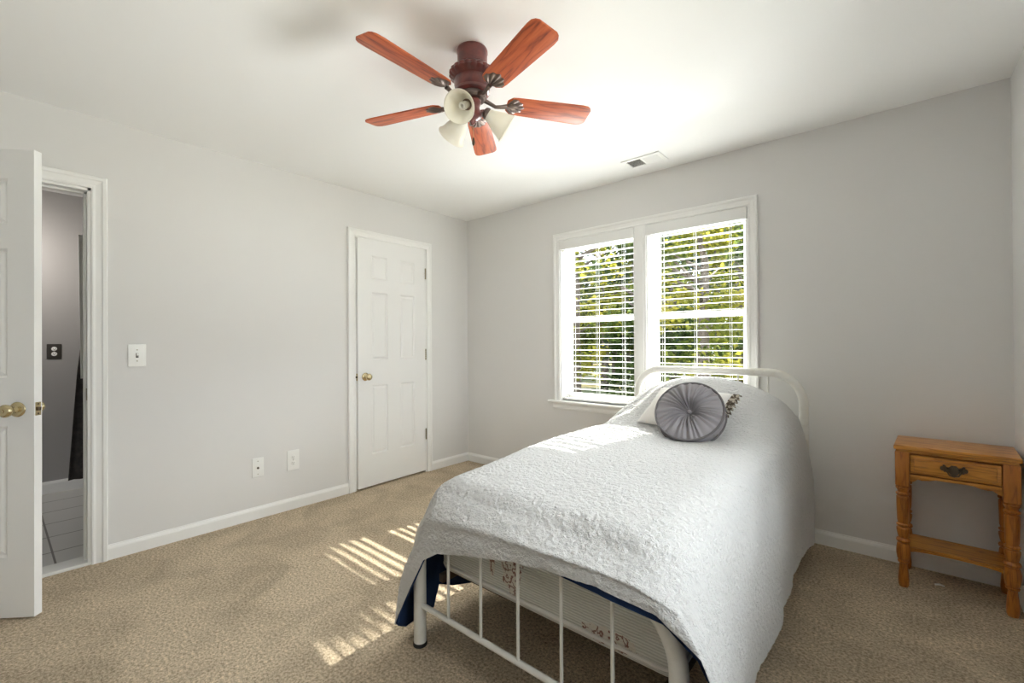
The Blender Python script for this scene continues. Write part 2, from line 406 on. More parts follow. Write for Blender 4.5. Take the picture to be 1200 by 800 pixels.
# baseboards
def baseboard(mb, axis, a0, a1, face, sgn, h=.082, t=.013):
    prof = [(0, 0), (t, 0), (t, h-.022), (t*.75, h-.012), (t*.45, h-.006), (t*.35, h), (0, h)]
    if axis == 'y': mb.prism([(face+sgn*p, z) for p, z in prof], a0, a1, 'y')
    else: mb.prism([(face+sgn*p, z) for p, z in prof], a0, a1, 'x')
mb = MB()
for a, b in ((-D, BD[0]-.066), (BD[1]+.066, CD[0]-.064), (CD[1]+.054, 0)): baseboard(mb, 'y', a, b, 0, 1)
tag(mb.build('baseboard_left', M_trim), 'white baseboard along the wall with the two doors', 'baseboard', kind='structure')
mb = MB(); baseboard(mb, 'x', .0, W, 0, -1); tag(mb.build('baseboard_back', M_trim), 'white baseboard under the window and behind the bed', 'baseboard', kind='structure')
mb = MB(); baseboard(mb, 'y', -D, 0, W, -1); tag(mb.build('baseboard_right', M_trim), 'white baseboard beside the nightstand', 'baseboard', kind='structure')
mb = MB(); baseboard(mb, 'y', -4.1, -2.3, BX, 1, .1); tag(mb.build('baseboard_bathroom', M_trim), 'pale baseboard at the foot of the bathroom wall', 'baseboard', kind='structure')
o = MB().box(-.12, .004, BD[0], BD[1], -.001, .016, .004).build('trim_threshold', M_marble); tag(o, 'white marble threshold between carpet and bathroom tiles', 'threshold', kind='structure')

# door casings: stepped profile on the room face, jamb lining and stop
def casing_profile(wd):
    return [(0, 0), (0, .011), (wd*.12, .013), (wd*.28, .0105), (wd*.62, .014), (wd*.72, .019), (wd*.93, .020), (wd, .016), (wd, 0)]
def door_casing(name, y0, y1, zt, wl, wr, wt, label):
    mb = MB()
    for y, w_, sg in ((y1, wr, 1), (y0, wl, -1)):
        pr = casing_profile(w_); mb.prism([(d, y+sg*a) for a, d in pr], 0, zt+wt*.5, 'z') if False else mb.grid([[(d, y+sg*a, 0) for a, d in pr], [(d, y+sg*a, zt+a*wt/w_) for a, d in pr]])
    pr = casing_profile(wt)
    mb.grid([[(d, y0-a*wl/wt, zt+a) for a, d in pr], [(d, y1+a*wr/wt, zt+a) for a, d in pr]])
    # jamb lining
    t = .014
    mb.box(-.12, .0, y0, y0+t, 0, zt); mb.box(-.12, .0, y1-t, y1, 0, zt); mb.box(-.12, .0, y0, y1, zt-t, zt)
    # stop
    mb.box(-.085, -.05, y0+t, y0+t+.010, 0, zt-t); mb.box(-.085, -.05, y1-t-.010, y1-t, 0, zt-t); mb.box(-.085, -.05, y0+t, y1-t, zt-t-.01, zt-t)
    bmesh.ops.recalc_face_normals(mb.bm, faces=mb.bm.faces)
    o = mb.build(name, M_trim); tag(o, label, 'door casing', kind='structure'); return o
c1 = door_casing('trim_1', BD[0], BD[1], DH, .062, .066, .066, 'white moulded casing around the bathroom doorway')
mb = MB(); mb.box(-.046, -.010, BD[1]-.016, BD[1]-.0135, .89, .955, .001); mb.box(-.036, -.02, BD[1]-.0165, BD[1]-.0155, .905, .94)
mb.build('strike_plate', M_hinge, c1)
door_casing('trim_2', CD[0], CD[1], 2.065, .064, .052, .062, 'white moulded casing around the closed closet door')

def panel_door_bm(w_, h_, t_, cols, rows):
    """slab x 0..w, z 0..h, y -t/2..t/2 with raised panels on both faces"""
    bm = bmesh.new()
    xs = sorted({0, w_, *[c for p in cols for c in p]}); zs = sorted({0, h_, *[c for p in rows for c in p]})
    for sg in (-1, 1):
        y = sg*t_/2
        V = [[bm.verts.new((x, y, z)) for z in zs] for x in xs]
        pan = []
        for i in range(len(xs)-1):
            for k in range(len(zs)-1):
                q = [V[i][k], V[i+1][k], V[i+1][k+1], V[i][k+1]]
                if sg > 0: q.reverse()
                f = bm.faces.new(q)
                cx, cz = (xs[i]+xs[i+1])/2, (zs[k]+zs[k+1])/2
                if any(a < cx < b for a, b in cols) and any(a < cz < b for a, b in rows): pan.append(f)
        bm.normal_update()
        bmesh.ops.inset_individual(bm, faces=pan, thickness=.014, depth=-.009)
        bmesh.ops.inset_individual(bm, faces=pan, thickness=.004, depth=0)
        bmesh.ops.inset_individual(bm, faces=pan, thickness=.022, depth=.006)
    t = bmesh.new(); bmesh.ops.create_cube(t, size=1)
    for v in t.verts: v.co = Vector((w_/2+v.co.x*w_, v.co.y*t_, h_/2+v.co.z*h_))
    for f in [f for f in t.faces if abs(f.normal.y) > .5]: t.faces.remove(f)
    me = bpy.data.meshes.new('t'); t.to_mesh(me); t.free(); bm.from_mesh(me); bpy.data.meshes.remove(me)
    return bm
DROWS = [(.26, .83), (1.04, 1.605), (1.712, 1.91)]
def knob_mb(sg, keyhole=False):
    """rosette and knob on the face towards sg*y, at origin"""
    M = Matrix.Rotation(-sg*pi/2, 4, 'X')
    mb = MB(); mb.lathe([(0, 0), (.032, 0), (.033, .003), (.031, .006), (.024, .009), (.014, .012), (.0115, .018), (.0115, .030), (.017, .034), (.0245, .041), (.0275, .050), (.0275, .056), (.024, .063), (.015, .067), (.006, .0675), (0, .0675)], 32, M)
    if keyhole: mb.lathe([(0, .067), (.009, .067), (.0095, .0695), (.006, .071), (0, .071)], 20, M)
    return mb
def make_door(name, label, w_, h_, knob_z, backset, cols):
    t = thing(name, label, 'door', kind='structure')
    mb = MB(); mb.add(panel_door_bm(w_, h_, .035, cols, DROWS)); slab = mb.build('door_slab', M_door, t)
    for sg in (-1, 1):
        k = knob_mb(sg, sg < 0).build('door_knob', M_brass, t, 40); k.location = (w_-backset, sg*.0175, knob_z)
    l = MB(); l.box(w_-.001, w_+.0015, -.0125, .0125, knob_z-.029, knob_z+.029, .001)
    lp = l.build('latch_plate', M_brass, t)
    q = MB(); q.box(w_+.0015, w_+.009, -.006, .006, knob_z-.008, knob_z+.008, .002)
    for s in (-1, 1): q.lathe([(0, 0), (.004, 0), (.003, .0016), (0, .0016)], 10, Matrix.Translation((w_+.0013, 0, knob_z+s*.021)) @ Matrix.Rotation(pi/2, 4, 'Y'))
    q.build('latch', M_iron, lp)
    return t
def hinge_mb():
    mb = MB()
    for k in range(5): mb.lathe([(0, -.0445+k*.018), (.0062, -.0445+k*.018), (.0062, -.028+k*.018), (0, -.028+k*.018)], 14)
    mb.lathe([(0, .045), (.0075, .045), (.006, .05), (0, .051)], 14); mb.lathe([(0, -.051), (.006, -.05), (.0075, -.045), (0, -.045)], 14)
    return mb
# closet door: hinged on the side nearest the corner, standing a touch ajar
dr = make_door('door_1', 'closed white six panel closet door with brass knob near the corner', .700, 2.035, .905, .066, [(.122, .280), (.412, .572)])
dr.matrix_world = Matrix.Translation((-.018, CD[1]-.016, .016)) @ Matrix.Rotation(radians(-90+2.2), 4, 'Z')
hp = hinge_mb()
h0 = hp.build('door_hinge', M_hinge, dr, 40); h0.location = (-.003, .0235, .338)
for z in (1.075, 1.823):
    c = h0.copy(); C.objects.link(c); c.parent = dr; c.location = (-.003, .0235, z)
# entry door: swung open at 45 degrees
dr = make_door('door_2', 'open white six panel door with brass knob, swung into the room at the frame edge', .711, 2.038, .903, .066, [(.108, .284), (.427, .603)])
hx, hy = .469-.711*.70711, -3.052-.711*.70711
dr.matrix_world = Matrix.Translation((hx-.0175*.70711, hy+.0175*.70711, .008)) @ Matrix.Rotation(radians(45), 4, 'Z')
for z in (.338, 1.075, 1.823):
    c = bpy.data.objects.new('door_hinge', h0.data); C.objects.link(c); c.parent = dr; c.location = (-.003, -.0225, z)

# ------------------------------------------------------------------ double window
def frame_boxes(mb, x0, x1, z0, z1, wd, y0, y1, wtop=None, wbot=None):
    wt = wtop or wd; wb = wbot or wd
    mb.box(x0, x0+wd, y0, y1, z0, z1, .003); mb.box(x1-wd, x1, y0, y1, z0, z1, .003)
    mb.box(x0, x1, y0+.0008, y1-.0008, z1-wt, z1, .003); mb.box(x0, x1, y0+.0008, y1-.0008, z0, z0+wb, .003)
mb = MB(); cw = .060
X0, X1 = W1[0], W2[1]
pr = casing_profile(cw)
mb.grid([[(X0-a, -d, .70) for a, d in pr], [(X0-a, -d, WZ[1]+a) for a, d in pr]])
mb.grid([[(X1+a, -d, .70) for a, d in pr], [(X1+a, -d, WZ[1]+a) for a, d in pr]])
mb.grid([[(X0-a, -d, WZ[1]+a) for a, d in pr], [(X1+a, -d, WZ[1]+a) for a, d in pr]])
mb.box(W1[1]-.002, W2[0]+.002, -.012, 0, .70, WZ[1], .003)
mb.box(W1[1]+.018, W2[0]-.018, -.016, -.010, .70, WZ[1], .002)
bmesh.ops.recalc_face_normals(mb.bm, faces=mb.bm.faces)
tag(mb.build('trim_3', M_trim), 'white moulded casing around the double window', 'window casing', kind='structure')
mb = MB(); mb.box(X0-.11, X1+.11, -.045, .0, .68, .70, .007, 3); mb.box(X0, W1[1], -.005, .12, .68, .70); mb.box(W2[0], X1, -.005, .12, .68, .70)
mb.prism([(-.002, .625), (-.012, .627), (-.016, .64), (-.013, .66), (-.016, .68), (-.002, .68)], X0-.07, X1+.07, 'x')
bmesh.ops.recalc_face_normals(mb.bm, faces=mb.bm.faces)
tag(mb.build('trim_4', M_trim), 'white sill and apron under the double window', 'window sill', kind='structure')
def make_window(name, label, x0, x1):
    t = thing(name, label, 'window', kind='structure')
    mb = MB(); j = .012
    mb.box(x0, x0+j, -.002, .15, WZ[0], WZ[1]); mb.box(x1-j, x1, -.002, .15, WZ[0], WZ[1]); mb.box(x0, x1, -.002, .15, WZ[1]-j, WZ[1]); mb.box(x0, x1, .10, .16, WZ[0], WZ[0]+.02)
    for x in (x0+j, x1-j-.012): mb.box(x, x+.012, .075, .09, WZ[0], WZ[1])
    mb.build('window_frame', M_trim, t)
    a, b = x0+j+.002, x1-j-.002
    mb = MB(); frame_boxes(mb, a, b, 1.365, WZ[1]-j, .038, .118, .146, .045, .036); u = mb.build('upper_sash', M_trim, t)
    MB().box(a+.03, b-.03, .130, .134, 1.39, WZ[1]-j-.03).build('pane', M_pane, u)
    mb = MB(); frame_boxes(mb, a, b, WZ[0]+.004, 1.402, .038, .088, .116, .036, .058)
    lo = mb.build('lower_sash', M_trim, t)
    MB().box(a+.03, b-.03, .100, .104, WZ[0]+.05, 1.375).build('pane', M_pane, lo)
    k = MB(); k.box((a+b)/2-.03, (a+b)/2+.03, .086, .112, 1.402, 1.408, .002); k.lathe([(0, 0), (.010, 0), (.010, .010), (0, .012)], 16, Matrix.Translation(((a+b)/2, .1, 1.408)))
    k.build('sash_lock', M_brass, t)
make_window('window_1', 'double hung window nearest the closet door', *W1)
make_window('window_2', 'double hung window above the head of the bed', *W2)

# unseen window beside the viewer, added to light the room from the right
t = thing('added_side_window', 'white framed window added beside the viewer to let in fill light', 'window', kind='structure')
y0, y1, z0, z1 = SW; mb = MB()
for a, b, c, d in ((y0-.06, y0, z0-.06, z1+.06), (y1, y1+.06, z0-.06, z1+.06), (y0, y1, z1, z1+.06), (y0, y1, z0-.06, z0)): mb.box(W-.018, W, a, b, c, d, .003)
mb.build('casing', M_trim, t)
mb = MB()
for a, b, c, d in ((y0, y0+.045, z0, z1), (y1-.045, y1, z0, z1), (y0, y1, z1-.045, z1), (y0, y1, z0, z0+.055), (y0, y1, 1.36, 1.40), ((y0+y1)/2-.035, (y0+y1)/2+.035, z0, z1)): mb.box(W+.04, W+.075, a, b, c, d, .003)
mb.build('sash', M_trim, t)
MB().box(W+.055, W+.059, y0+.02, y1-.02, z0+.02, z1-.02).build('pane', M_pane, t)
def make_blind(label, x0, x1, dy):
    t = thing('window_blind', label, 'blind', ((x0+x1)/2, .036, WZ[1]-.012), group='white slatted blinds in the double window')
    wd = x1-x0; h = wd/2-.014
    mb = MB(); mb.box(-wd/2+.002, wd/2-.002, -.058+dy, -.040+dy, -.070, .006, .003); mb.box(-wd/2+.002, -wd/2+.012, -.045, -.005, -.070, .0, .002); mb.box(wd/2-.012, wd/2-.002, -.045, -.005, -.070, .0, .002)
    mb.build('valance', M_blind, t)
    MB().box(-h, h, -.022, .026, -.058, -.004, .004).build('headrail', M_headrail, t)
    mb = MB(); z = -.082; n = 0
    while z > -1.30:
        ar = radians(1)
        rows = []
        prof = [(-.022, -.0004), (-.011, .0006), (0, .0009), (.011, .0006), (.022, -.0004), (.022, -.0022), (.011, -.0012), (0, -.0009), (-.011, -.0012), (-.022, -.0022)]
        mb.prism([(y*cos(ar)-zz*sin(ar), z+y*sin(ar)+zz*cos(ar)) for y, zz in prof], -h, h, 'x')
        z -= .0465; n += 1
    mb.build('slats', M_blind, t)
    zb = z+.004
    br = MB().box(-h, h, -.022, .022, zb-.010, zb+.008, .004).build('bottom_rail', M_blind, t)
    mb = MB()
    for x in (-h+.10, 0, h-.10):
        for y in (-.0245, .0245): mb.tube([(x, y, -.02), (x, y, zb)], .0011, 6)
        mb.tube([(x+.012, -.023, -.02), (x+.012, -.023, zb)], .0008, 6)
    mb.build('ladder_cords', M_cord, t)
    mb = MB(); mb.tube([(-h+.05, -.034, -.06), (-h+.048, -.036, -.62)], .0035, 8); mb.lathe([(0, 0), (.005, .002), (.005, .03), (.003, .035), (0, .035)], 10, Matrix.Translation((-h+.048, -.036, -.655)))
    mb.build('tilt_wand', M_cord, t)
    return t
make_blind('white slatted blind in the window nearest the closet door', *W1, 0)
make_blind('white slatted blind in the window above the bed head', *W2, 0)

# ------------------------------------------------------------------ bed
BC = 2.4035; PX = .5115
bed = thing('bed_frame', 'white tubular metal bed frame standing on the carpet under the window', 'bed frame', (BC, -1.08, 0))
def arch(zt, y, rad, z0=.012, n=10):
    P = [(-PX, y, z0), (-PX, y, zt-rad)]
    P += [(-PX+rad-rad*cos(a), y, zt-rad+rad*sin(a)) for a in [pi/2*k/n for k in range(1, n+1)]]
    P += [(PX-rad+rad*sin(a), y, zt-rad+rad*cos(a)) for a in [pi/2*k/n for k in range(0, n+1)]]
    P += [(PX, y, z0)]
    return P
yF, yH = -2.07+1.08, -.10+1.08
for nm, zt, y, rad, bars in (('headboard', 1.0, yH, .175, (.22, .42)), ('footboard', .555, yF, .19, (.16,))):
    o = MB().tube(arch(zt, y, rad), .0245, 20).build(nm, M_white_metal, bed, 40)
    mb = MB()
    for z in bars: mb.tube([(-PX, y, z), (PX, y, z)], .0105, 12)
    mb.build('crossbar', M_white_metal, bed, 40)
    for k in range(5):
        x = (k-2)*.168-.006
        MB().tube([(x, y, bars[0]), (x, y, zt)], .0056, 10).build('spindle', M_white_metal, bed, 40)
    for s in (-1, 1): MB().lathe([(0, 0), (.027, 0), (.028, .006), (.026, .014), (0, .014)], 20, Matrix.Translation((s*PX, y, 0))).build('foot_cap', M_cap, bed, 40)
for s in (-1, 1): MB().box(s*.455-.012, s*.455+.012, yF+.06, yH, .238, .270, .003).build('side_rail', M_rail, bed)
mb = MB()
for k in range(6):
    y = yF+.16+k*.32; mb.box(-.47, .47, y-.02, y+.02, .236, .262, .003)
mb.build('cross_slats', M_rail, bed)

# mattress
mt = thing('mattress', 'striped and floral fabric mattress showing under the blanket at the bed foot', 'mattress', (BC, -1.06, .437))
mb = MB(); t = bmesh.new(); bmesh.ops.create_cube(t, size=1)
for v in t.verts: v.co = Vector((v.co.x*.955, v.co.y*1.87, v.co.z*.33))
bmesh.ops.bevel(t, geom=t.edges[:], offset=.035, segments=5, profile=.5, affect='EDGES'); mb.add(t)
mb.build('ticking', M_ticking, mt, 0)
mb = MB()
def rrect(hx, hy, r, z, n=6):
    P = []
    for sx, sy, a0 in ((1, 1, 0), (-1, 1, pi/2), (-1, -1, pi), (1, -1, 1.5*pi)):
        for k in range(n+1):
            a = a0+pi/2*k/n; P.append((sx*(hx-r)+r*cos(a), sy*(hy-r)+r*sin(a), z))
    return P
for z in (.130, -.130): mb.tube(rrect(.479, .936, .05, z), .006, 8, closed=True)
mb.build('piping', M_sham, mt, 0)

# blanket: laid over mattress and pillow, draped over foot and sides
def z_top(x, y):
    base = .650+.055*smoothstep(-2.05, -1.25, y)
    b = .265*smoothstep(-.76, -.30, y)*(1-.06*smoothstep(-.25, -.1, y))
    q = abs((x-2.42)/.57); sh = max(0, 1-q**2.2)
    w_ = .006*noise.noise(Vector((x*4, y*4, 3)))+.010*noise.noise(Vector((x*1.7, y*1.7, 9)))
    dent = .026*math.exp(-((x-2.49)**2+(y+.84)**2)/.026)
    return base+b*sh+w_-dent
xl, xr, yf, yh = 1.915, 2.89, -2.035, -.145
rc = .11
def edge_path(n):
    """points on the mattress-top outline from head-left round the foot to head-right, with outward dir"""
    seg = [('L', yh-yf-rc), ('C1', rc*pi/2), ('F', xr-xl-2*rc), ('C2', rc*pi/2), ('R', yh-yf-rc)]
    tot = sum(q for _, q in seg); out = []
    for i in range(n+1):
        d = tot*i/n; s = d
        for nm, L in seg:
            if d <= L+1e-9: break
            d -= L
        if nm == 'L': p = (xl, yh-d); o_ = (-1, 0)
        elif nm == 'C1': a = d/rc; o_ = (-cos(a), -sin(a)); p = (xl+rc+rc*o_[0], yf+rc+rc*o_[1])
        elif nm == 'F': p = (xl+rc+d, yf); o_ = (0, -1)
        elif nm == 'C2': a = d/rc; o_ = (sin(a), -cos(a)); p = (xr-rc+rc*o_[0], yf+rc+rc*o_[1])
        else: p = (xr, yf+rc+d); o_ = (1, 0)
        out.append((s/tot, p, o_))
    return out, tot
# hem line as (outline parameter, x, y, z)
tot_ = (yh-yf-rc)*2+rc*pi+(xr-xl-2*rc)
def sL(y): return (yh-y)/tot_
def sF(x): return ((yh-yf-rc)+rc*pi/2+(x-xl-rc))/tot_
def sR(y): return ((yh-yf-rc)+rc*pi+(xr-xl-2*rc)+(y-yf-rc))/tot_
s1, s2 = sL(yf+rc), sF(xl+rc); s3, s4 = sF(xr-rc), sR(yf+rc)
HEM = [(0, 1.845, -.145, .30), (sL(-.8), 1.845, -.8, .26), (sL(-1.4), 1.82, -1.40, .14), (sL(-1.7), 1.815, -1.73, .085), (sL(-1.82), 1.815, -1.84, .115), (sL(-1.890), 1.815, -1.912, .150), (sL(-1.902), 1.805, -1.932, .06),
       (s1*.55+s2*.45, 1.800, -2.08, .040), (s1*.3+s2*.7, 1.818, -2.14, .080), (s2, 1.985, -2.13, .380), (sF(2.06), 2.06, -2.125, .425), (sF(2.2), 2.20, -2.125, .462), (sF(2.4), 2.40, -2.125, .505), (sF(2.56), 2.56, -2.125, .525), (sF(2.7), 2.72, -2.13, .538),
       (s3, 2.885, -2.13, .525), (s3*.75+s4*.25, 2.985, -2.125, .465), (s3*.5+s4*.5, 3.055, -2.12, .30), (s3*.25+s4*.75, 3.055, -2.08, .07), (s4, 3.04, -1.98, .05),
       (sR(-1.75), 2.985, -1.75, .06), (sR(-1.45), 2.965, -1.45, .075), (sR(-1.1), 2.975, -1.1, .085), (sR(-.75), 2.955, -.72, .085), (sR(-.5), 2.950, -.47, .085), (sR(-.42), 2.965, -.38, .11), (sR(-.25), 2.985, -.25, .10), (1, 2.975, -.145, .08)]
def hem(s):
    for a, b in zip(HEM, HEM[1:]):
        if s <= b[0] or b is HEM[-1]:
            t = min(1, max(0, (s-a[0])/(b[0]-a[0]))); t2 = t*.5+.5*t*t*(3-2*t)
            return Vector((a[1]+(b[1]-a[1])*t2, a[2]+(b[2]-a[2])*t2, a[3]+(b[3]-a[3])*t2))
NS, NT, ND = 620, 46, 60
path, tot = edge_path(NS)
rows = []; RR = .05
for s, (px, py), (ox, oy) in path:
    cy = min(max(py, -1.72), yh); c = Vector((2.40, cy)) if s < 1 else Vector((2.40, cy))
    r = []; e = Vector((px, py)); L = (e-c).length
    zc = None
    for k in range(NT+1):
        t = k/NT; t = 1-(1-t)**1.25
        q = c.lerp(e, t); d = L*(1-t)
        z = z_top(q.x, q.y)
        if d < .12: z -= .040*((.12-d)/.12)**2.2
        r.append(Vector((q.x, q.y, z)))
    P0 = r[-1]; h = hem(s)
    foot = max(0, -oy)
    out = Vector((ox, oy, 0)); drop = P0.z-h.z
    # the cloth rolls over the edge (over the foot bar at the foot) and falls to the hem
    A = P0+out*(.045+.030*foot)+Vector((0, 0, -.035+.012*foot)); B = h+Vector((0, 0, drop*(.45+.12*foot)))+out*.012*foot
    B = B*(1-.25)+ (P0+out*.055+Vector((0, 0, -drop*.5)))*.25
    for k in range(1, ND+1):
        t = k/ND
        p = P0*(1-t)**3+A*3*t*(1-t)**2+B*3*t*t*(1-t)+h*t**3
        fold = .005*sin(s*70+2.5*noise.noise(Vector((s*14, t*1.5, 0))))*smoothstep(.15, .9, t)*(1-.75*foot)
        fold += .012*noise.noise(Vector((s*22+t*1.5, t*2.2, 5)))*smoothstep(0, .4, t)*(1-.6*foot)
        if foot > .9: p += out*(.016*math.exp(-((t-.50)/.13)**2)*smoothstep(.9, 1, foot)) + out*(.006*noise.noise(Vector((s*60, t*3, 1)))*t)
        p += out*fold
        p -= out*(.024*math.exp(-((s-(s1*.30+s2*.70))/.0055)**2)*smoothstep(.10, .35, t)*(1-smoothstep(.45, .8, t)))
        r.append(p)
    rows.append(r)
# soft woolly relief along the normal
def relief(rows):
    n, m = len(rows), len(rows[0]); out = []
    for i in range(n):
        rr = []
        for k in range(m):
            a = rows[min(i+1, n-1)][k]-rows[max(i-1, 0)][k]; b = rows[i][min(k+1, m-1)]-rows[i][max(k-1, 0)]
            nn = b.cross(a)
            nn = nn.normalized() if nn.length > 1e-12 else Vector((0, 0, 1))
            p = rows[i][k]
            f = .0030*noise.noise(p*46)+.0018*noise.noise(p*95)
            if k < 3: nn = Vector((0, 0, 1))
            rr.append((p, nn, f))
        out.append(rr)
    return out
rel = relief(rows)
blanket = thing('blanket', 'white fluffy sherpa blanket draped over the bed, navy on its underside', 'blanket', (2.4, -1.1, 0))
off = Vector((2.4, -1.1, 0))
sgn = 1 if rel[NS//2][NT//2][1].z > 0 else -1
mb = MB(); mb.grid([[p+sgn*nn*f-off for p, nn, f in r] for r in rel]); bmesh.ops.remove_doubles(mb.bm, verts=mb.bm.verts, dist=1e-5)
bmesh.ops.recalc_face_normals(mb.bm, faces=mb.bm.faces)
mb.build('sherpa_top', M_sherpa, blanket, 0)
mb = MB(); low = []
for r in rel:
    q = [p-sgn*nn*.010-off for p, nn, f in r[NT-6:]]
    d = (q[-1]-q[-4]).normalized(); tip = q[-1]+d*(-.004+.026*smoothstep(2.5, 2.75, r[-1][0].x)*smoothstep(-1.9, -2.05, r[-1][0].y) if True else 0); p, nn, f = r[-1]
    q += [tip, tip+sgn*nn*.006]
    low.append(q)
mb.grid(low); mb.build('navy_lining', M_navy, blanket, 0)

# ------------------------------------------------------------------ cushions
def cushion():
    R_, T = .165, .055
    t = thing('round_cushion', 'round grey velvet cushion with pleats meeting at its centre, leaning on the bed', 'cushion')
    rows = []; NA = 288; NR = 26
    def face(sg):
        rows = []
        for i in range(NR+1):
            u = i/NR; r = R_*(u**.9)
            row = []
            for k in range(NA):
                a = 2*pi*k/NA
                dome = T*(1-.40*u**4)*(.22+.78*smoothstep(0, .40, u))
                pl = sin(a*30+1.8*sin(a*5)+.8*sin(a*11))+.6*sin(a*19+2)
                z = dome+.0095*pl*smoothstep(.03, .25, u)*(1-.7*u)
                row.append((r*cos(a), r*sin(a), sg*z))
            rows.append(row)
        return rows
    mb = MB(); mb.grid(face(1), True); mb.grid(face(-1), True)
    band = [[((R_+.004*sin(pi*q/6))*cos(2*pi*k/NA), (R_+.004*sin(pi*q/6))*sin(2*pi*k/NA), T*.58*(1-2*q/6)) for k in range(NA)] for q in range(7)]
    mb.grid(band, True); bmesh.ops.remove_doubles(mb.bm, verts=mb.bm.verts, dist=1e-5); bmesh.ops.recalc_face_normals(mb.bm, faces=mb.bm.faces)
    mb.build('pleated_cover', M_cush, t, 0)
    mb = MB()
    for sg in (-1, 1): mb.tube([((R_+.003)*cos(2*pi*k/96), (R_+.003)*sin(2*pi*k/96), sg*T*.60) for k in range(96)], .0058, 8, closed=True)
    mb.build('piping', M_cushpipe, t, 0)
    MB().lathe([(0, .004), (.012, .005), (.010, .012), (0, .015)], 18, Matrix.Translation((0, 0, T*.22))).build('tuft_button', M_cush, t, 0)
    return t
cu = cushion()
# its face looks at the camera side, tilted back
nrm = Vector((.07, -.80, .60)).normalized()
zax = nrm; xax = Vector((0, 0, 1)).cross(zax).normalized(); yax = zax.cross(xax)
Mr = Matrix((xax, yax, zax)).transposed().to_4x4()
cu.matrix_world = Matrix.Translation((2.506, -.795, .812)) @ Mr

sh = thing('throw_pillow', 'small white oblong pillow with a brown patterned ruffle behind the round cushion', 'pillow')
def pillow_rows(hw, hh, th, n=26):
    top, bot = [], []
    for i in range(n+1):
        a, b = [], []
        for k in range(n+1):
            u, v = 2*i/n-1, 2*k/n-1
            f = (1-abs(u)**2.6)*(1-abs(v)**2.6); f = max(0, f)**.55
            pin = 1-.07*(1-abs(u)**2)*(abs(v)**2) ; pin2 = 1-.07*(1-abs(v)**2)*(abs(u)**2)
            x, y = hw*u*pin2, hh*v*pin
            a.append((x, y, th*f)); b.append((x, y, -th*f))
        top.append(a); bot.append(b)
    return top, bot
tp, bt = pillow_rows(.235, .15, .05)
mb = MB(); mb.grid(tp); mb.grid(bt); bmesh.ops.remove_doubles(mb.bm, verts=mb.bm.verts, dist=1e-5); bmesh.ops.recalc_face_normals(mb.bm, faces=mb.bm.faces)
mb.build('pillow_cover', M_sham, sh, 0)
per = []
for sx, sy, ex, ey in ((1, -1, 1, 1),):
    for k in range(61): per.append((.226, -.15+.30*k/60, 1, 0))
rowsr = []
for q in range(6):
    row = []
    for i, (x, y, nx, ny) in enumerate(per):
        g = q/5*.050
        row.append((x+nx*g, y+ny*g, .018*(q/5)*sin(i*1.25)+.004*q/5*sin(i*3.1)))
    rowsr.append(row)
mb = MB(); mb.grid(rowsr); mb.build('ruffle', M_ruffle, sh, 0)
xax = Vector((.953, -.303, 0)); yax = Vector((.303*.76, .953*.76, .65)).normalized(); nrm = xax.cross(yax)
sh.matrix_world = Matrix.Translation((2.415, -.655, .815)) @ Matrix((xax, yax, nrm)).transposed().to_4x4()

# ------------------------------------------------------------------ nightstand
ns = thing('nightstand', 'honey oak nightstand with one drawer and turned legs in the corner', 'nightstand', (3.527, -.180, 0), radians(-3))
hw, hd = .208, .153; lx, ly = .177, .122
mb = MB(); mb.box(-hw, hw, -hd, hd, .662, .684, .007, 3); mb.build('tabletop', M_oak, ns, 35)
mb = MB(); mb.box(-hw+.008, hw-.008, -hd+.008, hd-.008, .650, .662, .004); mb.build('moulding', M_oak, ns, 35)
legp = [(0, 0), (.017, .0), (.0205, .012), (.021, .035), (.0185, .075), (.0155, .104), (.0155, .112), (.021, .116), (.0225, .122), (.0195, .128), (.0235, .134), (.0265, .160), (.0265, .178), (.0235, .206), (.0185, .211), (.0255, .216), (.0275, .224), (.0245, .231), (.0180, .236), (.0215, .248), (.0255, .272), (.0255, .282), (.0185, .289), (.0255, .294), (.0255, .301), (.0195, .307), (.0225, .32), (.0245, .40), (.0245, .432), (.0195, .438), (.0265, .444), (.0270, .451), (.0195, .457), (.0225, .468), (.0265, .474), (.0270, .480), (.0205, .487), (.0235, .490), (0, .490)]
for sx in (-1, 1):
    for sy in (-1, 1):
        mb = MB(); mb.lathe(legp, 24); mb.box(-.0265, .0265, -.0265, .0265, .488, .652, .004)
        o = mb.build('leg', M_oak_v, ns, 35); o.location = (sx*lx, sy*ly, 0)
# aprons with scalloped corner brackets
def scallop(w_, z0, z1, drop):
    P = [(-w_, z1), (w_, z1), (w_, z0-drop)]
    P += [(w_-.02, z0-drop+.004), (w_-.035, z0-drop+.016), (w_-.05, z0-drop*.55), (w_-.075, z0-drop*.42), (w_-.095, z0-.006), (w_-.10, z0)]
    P += [(-a, b) for a, b in reversed(P[2:])]
    return P
mb = MB(); mb.prism(scallop(lx-.020, .538, .652, .030), -ly-.001, -ly+.016, 'y'); mb.box(-.150, .150, -ly-.019, -ly-.001, .536, .550, .003); mb.build('front_apron', M_oak, ns)
mb = MB(); mb.prism(scallop(lx-.020, .538, .652, .034), ly-.006, ly+.012, 'y'); mb.build('back_apron', M_oak, ns)
for s in (-1, 1): MB().prism(scallop(ly-.020, .538, .652, .030), s*lx-.01, s*lx+.01, 'x').build('side_apron', M_oak, ns)
dw = MB(); dw.box(-.1475, .1475, -ly-.026, -ly-.002, .556, .643, .004, 3); dw.box(-.134, .134, -ly-.033, -ly-.022, .569, .630, .003)
drw = dw.build('drawer', M_oak, ns, 35)
